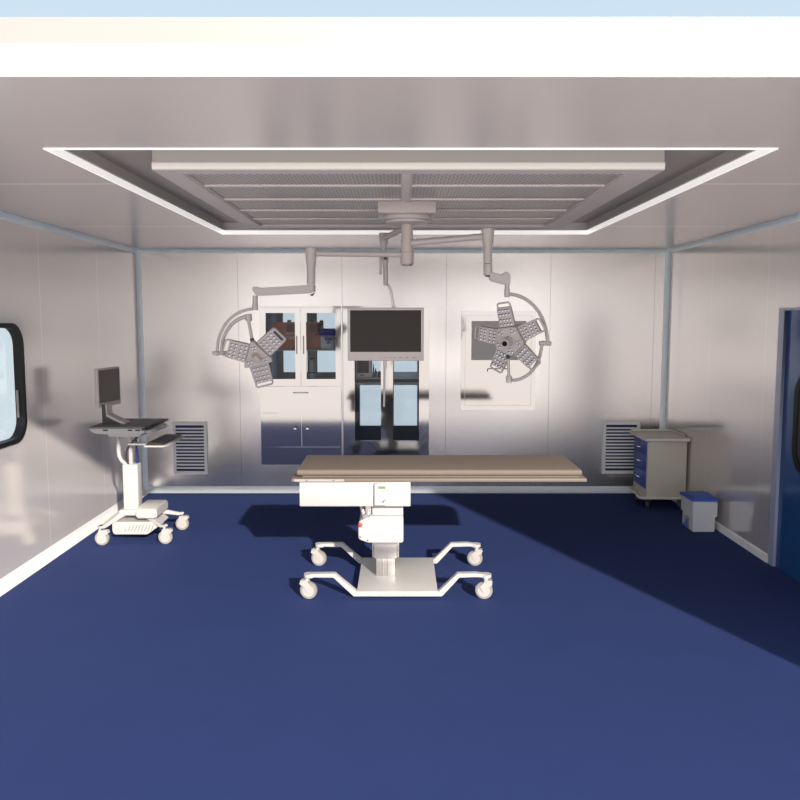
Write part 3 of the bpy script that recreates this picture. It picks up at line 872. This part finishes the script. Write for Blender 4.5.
# tilt head and pedestal
b = MB(); b.box(-.200, .022, 5.42, 5.85, .50, .618, .004); b.build('tilt_block', 'white', t)
b = MB(); b.prism([(-.200, .536), (.020, .536), (.024, .53), (.024, .352), (.018, .344), (-.228, .344), (-.290, .366), (-.297, .376), (-.297, .478), (-.290, .500), (-.225, .530)][::-1], 5.37, 5.90, 'Y', bev=.005); b.build('pedestal_head', 'white', t)
b = MB(); b.cyl((-.255, 5.45, .49), (-.285, 5.50, .615), .018, seg=14); b.cyl((-.24, 5.40, .52), (-.24, 5.52, .52), .026, seg=14); b.box(-.25, -.205, 5.44, 5.55, .515, .60, .004); b.build('tilt_joint', 'steel', t)
b = MB(); b.ball((-.283, 5.363, .476), .016, (1, .6, 1), 16); b.build('knob', 'red', t)
for (xx, zz) in ((-.285, .386), (-.232, .362)):
    b = MB(); b.cyl((xx, 5.371, zz), (xx, 5.366, zz), .005, seg=10); b.build('screw', 'dark', t)
b = MB()
b.box(-.190, -.022, 5.47, 5.80, .195, .346, .003)
b.box(-.205, -.190, 5.50, 5.77, .195, .33, .002); b.box(-.022, -.007, 5.50, 5.77, .195, .33, .002)
b.build('outer_column', 'steel', t)
b = MB(); b.box(-.176, -.036, 5.49, 5.78, .055, .20, .003)
for xx in (-.125, -.087): b.box(xx - .004, xx + .004, 5.483, 5.492, .058, .195, .001)
b.build('inner_column', 'steel', t)
b = MB(); b.box(-.300, .262, 5.17, 5.93, .040, .058, .004); b.build('base_plate', 'white', t)
def rail_(y, y2, name='base_rail'):
    b = MB()
    # bent flat bar: outline in XZ
    top = [(-.650, .168), (-.628, .182), (-.452, .184), (-.302, .056), (.268, .056), (.398, .184), (.53, .186), (.618, .174)]
    bot = [(.618, .156), (.53, .160), (.412, .156), (.292, .022), (-.322, .022), (-.462, .156), (-.628, .158), (-.650, .156)]
    b.prism(top + bot, y, y2, 'Y', bev=.003)
    b.cyl((-.632, (y + y2) / 2, .155), (-.632, (y + y2) / 2, .178), .036, seg=20)
    b.cyl((.600, (y + y2) / 2, .153), (.600, (y + y2) / 2, .176), .036, seg=20)
    return b.build(name, 'white', t)
rail_(5.165, 5.215)
rail_(5.885, 5.935)
for (x, y, a) in ((-.636, 5.19, 170), (.585, 5.19, -8), (-.640, 5.91, 168), (.592, 5.91, -12)):
    caster(t, x, y, .060, .036, .157, math.radians(a) if a > 90 else math.radians(a), off=-.012)

# ------------------------------------------------------------------ computer trolley (faces right)
TX, TY = -2.34, 6.72
t = thing('computer_trolley', (TX, TY, 0), 'white wheeled computer trolley with a charcoal worktop by the left wall', 'trolley')
b = MB(); b.box(-2.645, -2.168, 6.46, 7.03, 1.012, 1.026, .004); b.build('worktop', 'darkgrey', t)
b = MB(); b.prism([(-2.655, 1.012), (-2.17, 1.012), (-2.19, .968), (-2.45, .955), (-2.60, .968), (-2.64, .99)][::-1], 6.475, 7.01, 'Y', bev=.004)
b.box(-2.50, -2.22, 6.50, 6.95, .935, .965, .006)
wt = b.build('worktop_skirt', 'white', t)
for xx in (-2.51, -2.30, -2.235):
    b = MB(); b.box(xx - .02, xx + .02, 6.470, 6.476, .990, 1.003, .001); b.build('slot', 'dark', wt)
b = MB()
b.tube([(-2.19, 6.45, 1.005), (-2.165, 6.44, 1.01), (-2.145, 6.47, 1.012), (-2.135, 6.98, 1.018), (-2.15, 7.04, 1.016), (-2.18, 7.03, 1.01)], .009, 10)
b.build('grab_rail', 'darkwheel', t)
b = MB(); b.tube([(-2.20, 6.52, .975), (-2.13, 6.50, .985), (-2.105, 6.54, .985), (-2.10, 6.84, .985), (-2.13, 6.88, .985), (-2.19, 6.87, .975)], .012, 8); b.build('side_handle', 'white', t)
# keyboard tray
b = MB(); b.prism([(-2.145, 6.34), (-1.975, 6.34), (-1.955, 6.38), (-1.950, 6.88), (-1.975, 6.93), (-2.135, 6.93)], .872, .884, 'Z', bev=.003); b.build('keyboard_tray', 'white', t)
b = MB(); b.box(-2.36, -2.06, 6.57, 6.63, .850, .866, .004); b.box(-2.10, -2.02, 6.52, 6.72, .860, .873, .002); b.build('tray_arm', 'white', t)
# column and lifting rods
b = MB(); b.box(-2.432, -2.300, 6.62, 6.73, .27, .672, .010, 3); b.build('column', 'white', t)
b = MB(); b.box(-2.385, -2.355, 6.66, 6.70, .67, .945, .003); b.build('lift_bar', 'white', t)
b = MB(); b.cyl((-2.325, 6.70, .67), (-2.325, 6.70, .80), .013, seg=12); b.cyl((-2.330, 6.70, .80), (-2.330, 6.70, .92), .008, seg=12); b.build('gas_strut', 'bluecable', t)
b = MB(); b.tube(bez((-2.46, 6.64, .945), (-2.44, 6.60, .84), (-2.475, 6.58, .73), (-2.40, 6.64, .672), 18), .017, 10); b.build('cable_sleeve', 'white', t)
b = MB(); b.tube(bez((-2.27, 6.60, .945), (-2.30, 6.58, .86), (-2.42, 6.58, .86), (-2.385, 6.64, .672), 18), .010, 8); b.build('cable', 'darkwheel', t)
# base: cover, grilled lower box, cross legs
b = MB(); b.prism([(6.50, .222), (6.50, .300), (6.55, .318), (6.80, .318), (6.84, .30), (6.84, .222)], -2.285, -2.105, 'X', bev=.012)
b.M = Matrix()
b.build('battery_cover', 'white', t)
b = MB(); b.box(-2.46, -2.29, 6.58, 6.80, .225, .275, .010); b.build('hub_block', 'white', t)
lb = MB(); lb.prism([(-2.505, .095), (-2.49, .072), (-2.20, .072), (-2.10, .145), (-2.15, .182), (-2.505, .182)], 6.53, 6.84, 'Y', bev=.006); lb = lb.build('power_box', 'white', t)
b = MB()
for k in range(10):
    x = -2.43 + k * .0285
    zt = .095 + .012 + min(1, k / 3) * .05
    b.prism([(x, .098), (x + .009, .098), (x + .009 + (zt - .098) * .45, zt), (x + (zt - .098) * .45, zt)], 6.5275, 6.5295, 'Y')
b.build('vent_slots', 'rubber', lb)
legs = [((-2.578, 6.46), 'left front'), ((-2.044, 6.50), 'right front'), ((-2.023, 6.94), 'right back'), ((-2.578, 6.94), 'left back')]
for (x, y), _ in legs:
    cx, cy = -2.36, 6.70
    d = Vector((x - cx, y - cy, 0)); L = d.length; d.normalize()
    m = Matrix.Translation((cx, cy, 0)) @ Matrix.Rotation(math.atan2(d.y, d.x), 4, 'Z')
    b = MB(m)
    b.prism([(.04, .272), (.14, .262), (L - .02, .170), (L + .02, .170), (L + .02, .150), (L - .03, .146), (.12, .215), (.04, .225)][::-1], -.028, .028, 'Y', bev=.005)
    b.build('leg', 'white', t)
    b = MB(m); b.cyl((L - .005, 0, .135), (L - .005, 0, .175), .017, seg=12); b.build('leg_pin', 'darkwheel', t)
    caster(t, x + .012, y, .060, .034, .150, 0 if x > -2.3 else math.radians(0), off=.012)
# screen on its stand
m = Matrix.Translation((-2.585, 6.76, 1.34)) @ Matrix.Rotation(math.radians(80), 4, 'Z')
b = MB(m); b.box(-.182, .182, -.016, .016, -.165, .172, .006); cs = b.build('display_case', 'offwhite', t)
b = MB(m); b.box(-.166, .166, -.0180, -.0155, -.128, .157); b.build('screen', 'screen2', cs)
b = MB()
b.prism([(-2.575, 1.20), (-2.550, 1.20), (-2.550, 1.11), (-2.395, 1.036), (-2.395, 1.026), (-2.425, 1.026), (-2.565, 1.095), (-2.575, 1.10)], 6.63, 6.76, 'Y', bev=.003); b.build('stand', 'offwhite', t)
b = MB(); b.prism([(-2.592, 1.20), (-2.565, 1.20), (-2.560, 1.095), (-2.43, 1.030), (-2.592, 1.028)], 6.622, 6.629, 'Y'); b.build('stand_rib', 'dark', t)
# keyboard lies on the tray
kb = thing('keyboard', (-2.05, 6.63, .8845), 'dark keyboard lying on the pull-out tray of the computer trolley', 'keyboard')
b = MB(); b.box(-2.135, -1.985, 6.37, 6.905, .8845, .895, .003); b.build('keyboard_base', 'screen', kb)
b = MB()
for r_ in range(5):
    for c_ in range(16):
        b.box(-2.128 + r_ * .028, -2.128 + r_ * .028 + .024, 6.38 + c_ * .0325, 6.38 + c_ * .0325 + .028, .894, .902 + r_ * -.0008)
o = b.build('keys', 'dark', kb)

# ------------------------------------------------------------------ drawer trolley
t = thing('drawer_trolley', (2.71, 7.93, 0), 'cream wheeled trolley with three blue drawers against the right wall', 'trolley')
b = MB(); b.box(2.524, 2.925, 7.72, 8.17, .115, .705, .006); b.build('body', 'cream', t)
b = MB(); b.box(2.480, 2.938, 7.665, 8.215, .705, .738, .012, 3)
b.box(2.49, 2.93, 8.190, 8.205, .738, .758, .003); b.box(2.918, 2.932, 7.80, 8.20, .738, .758, .003)
b.build('top', 'creamtop', t)
for (z0, z1) in ((.205, .375), (.379, .545), (.549, .690)):
    b = MB(); b.box(2.514, 2.525, 7.745, 8.145, z0, z1, .002); d = b.build('drawer', 'bluedrawer', t)
    zc = z1 - .07
    b = MB(); b.tube([(2.514, 7.87, zc), (2.498, 7.885, zc - .004), (2.492, 7.945, zc - .006), (2.498, 8.005, zc - .004), (2.514, 8.02, zc)], .007, 8); b.build('handle', 'chrome', d)
b = MB()
b.tube([(2.50, 7.71, .115), (2.475, 7.725, .115), (2.462, 7.80, .115), (2.475, 7.86, .115), (2.492, 7.94, .115), (2.475, 8.02, .115), (2.462, 8.08, .115), (2.475, 8.17, .115), (2.50, 8.19, .115), (2.90, 8.19, .115), (2.925, 8.16, .115), (2.925, 7.72, .115), (2.90, 7.705, .115)], .015, 10, closed=True)
b.build('bumper_rail', 'creamtop', t)
b = MB(); b.box(2.50, 2.91, 7.72, 8.18, .10, .126, .006); b.build('chassis', 'creamtop', t)
for (x, y) in ((2.550, 7.745), (2.535, 8.06), (2.880, 7.745), (2.880, 8.10)):
    caster(t, x, y, .043, .032, .105, math.radians(60), 'darkwheel', 'darkwheel', 'darkwheel', off=.01)

# ------------------------------------------------------------------ pedal bin
t = thing('pedal_bin', (2.76, 6.99, 0), 'pale grey plastic pedal bin with a blue lid by the right wall', 'bin')
b = MB(); b.prism([(2.677, 6.865), (2.880, 6.865), (2.884, 7.12), (2.673, 7.12)], 0.0, .145, 'Z', bev=.006); b.build('lower_body', 'bin', t)
b = MB(); b.prism([(2.667, 6.85), (2.892, 6.85), (2.894, 7.135), (2.662, 7.135)], .140, .290, 'Z', bev=.006); b.build('upper_body', 'bin', t)
b = MB()
b.prism(rpoly([(2.650, 6.835), (2.907, 6.835), (2.909, 7.15), (2.647, 7.15)], .02), .290, .312, 'Z', bev=.004)
b.prism(rpoly([(2.677, 6.865), (2.880, 6.865), (2.882, 7.12), (2.675, 7.12)], .03), .312, .322, 'Z', bev=.004)
b.build('lid', 'binlid', t)
b = MB(); b.box(2.637, 2.676, 6.96, 7.03, .03, .045, .003); b.box(2.664, 2.678, 6.97, 7.02, .03, .09, .003); b.build('pedal', 'binlid', t)
b = MB(); b.box(2.668, 2.673, 6.945, 7.045, .01, .115, .002); b.build('pedal_slot', 'rubber', t)
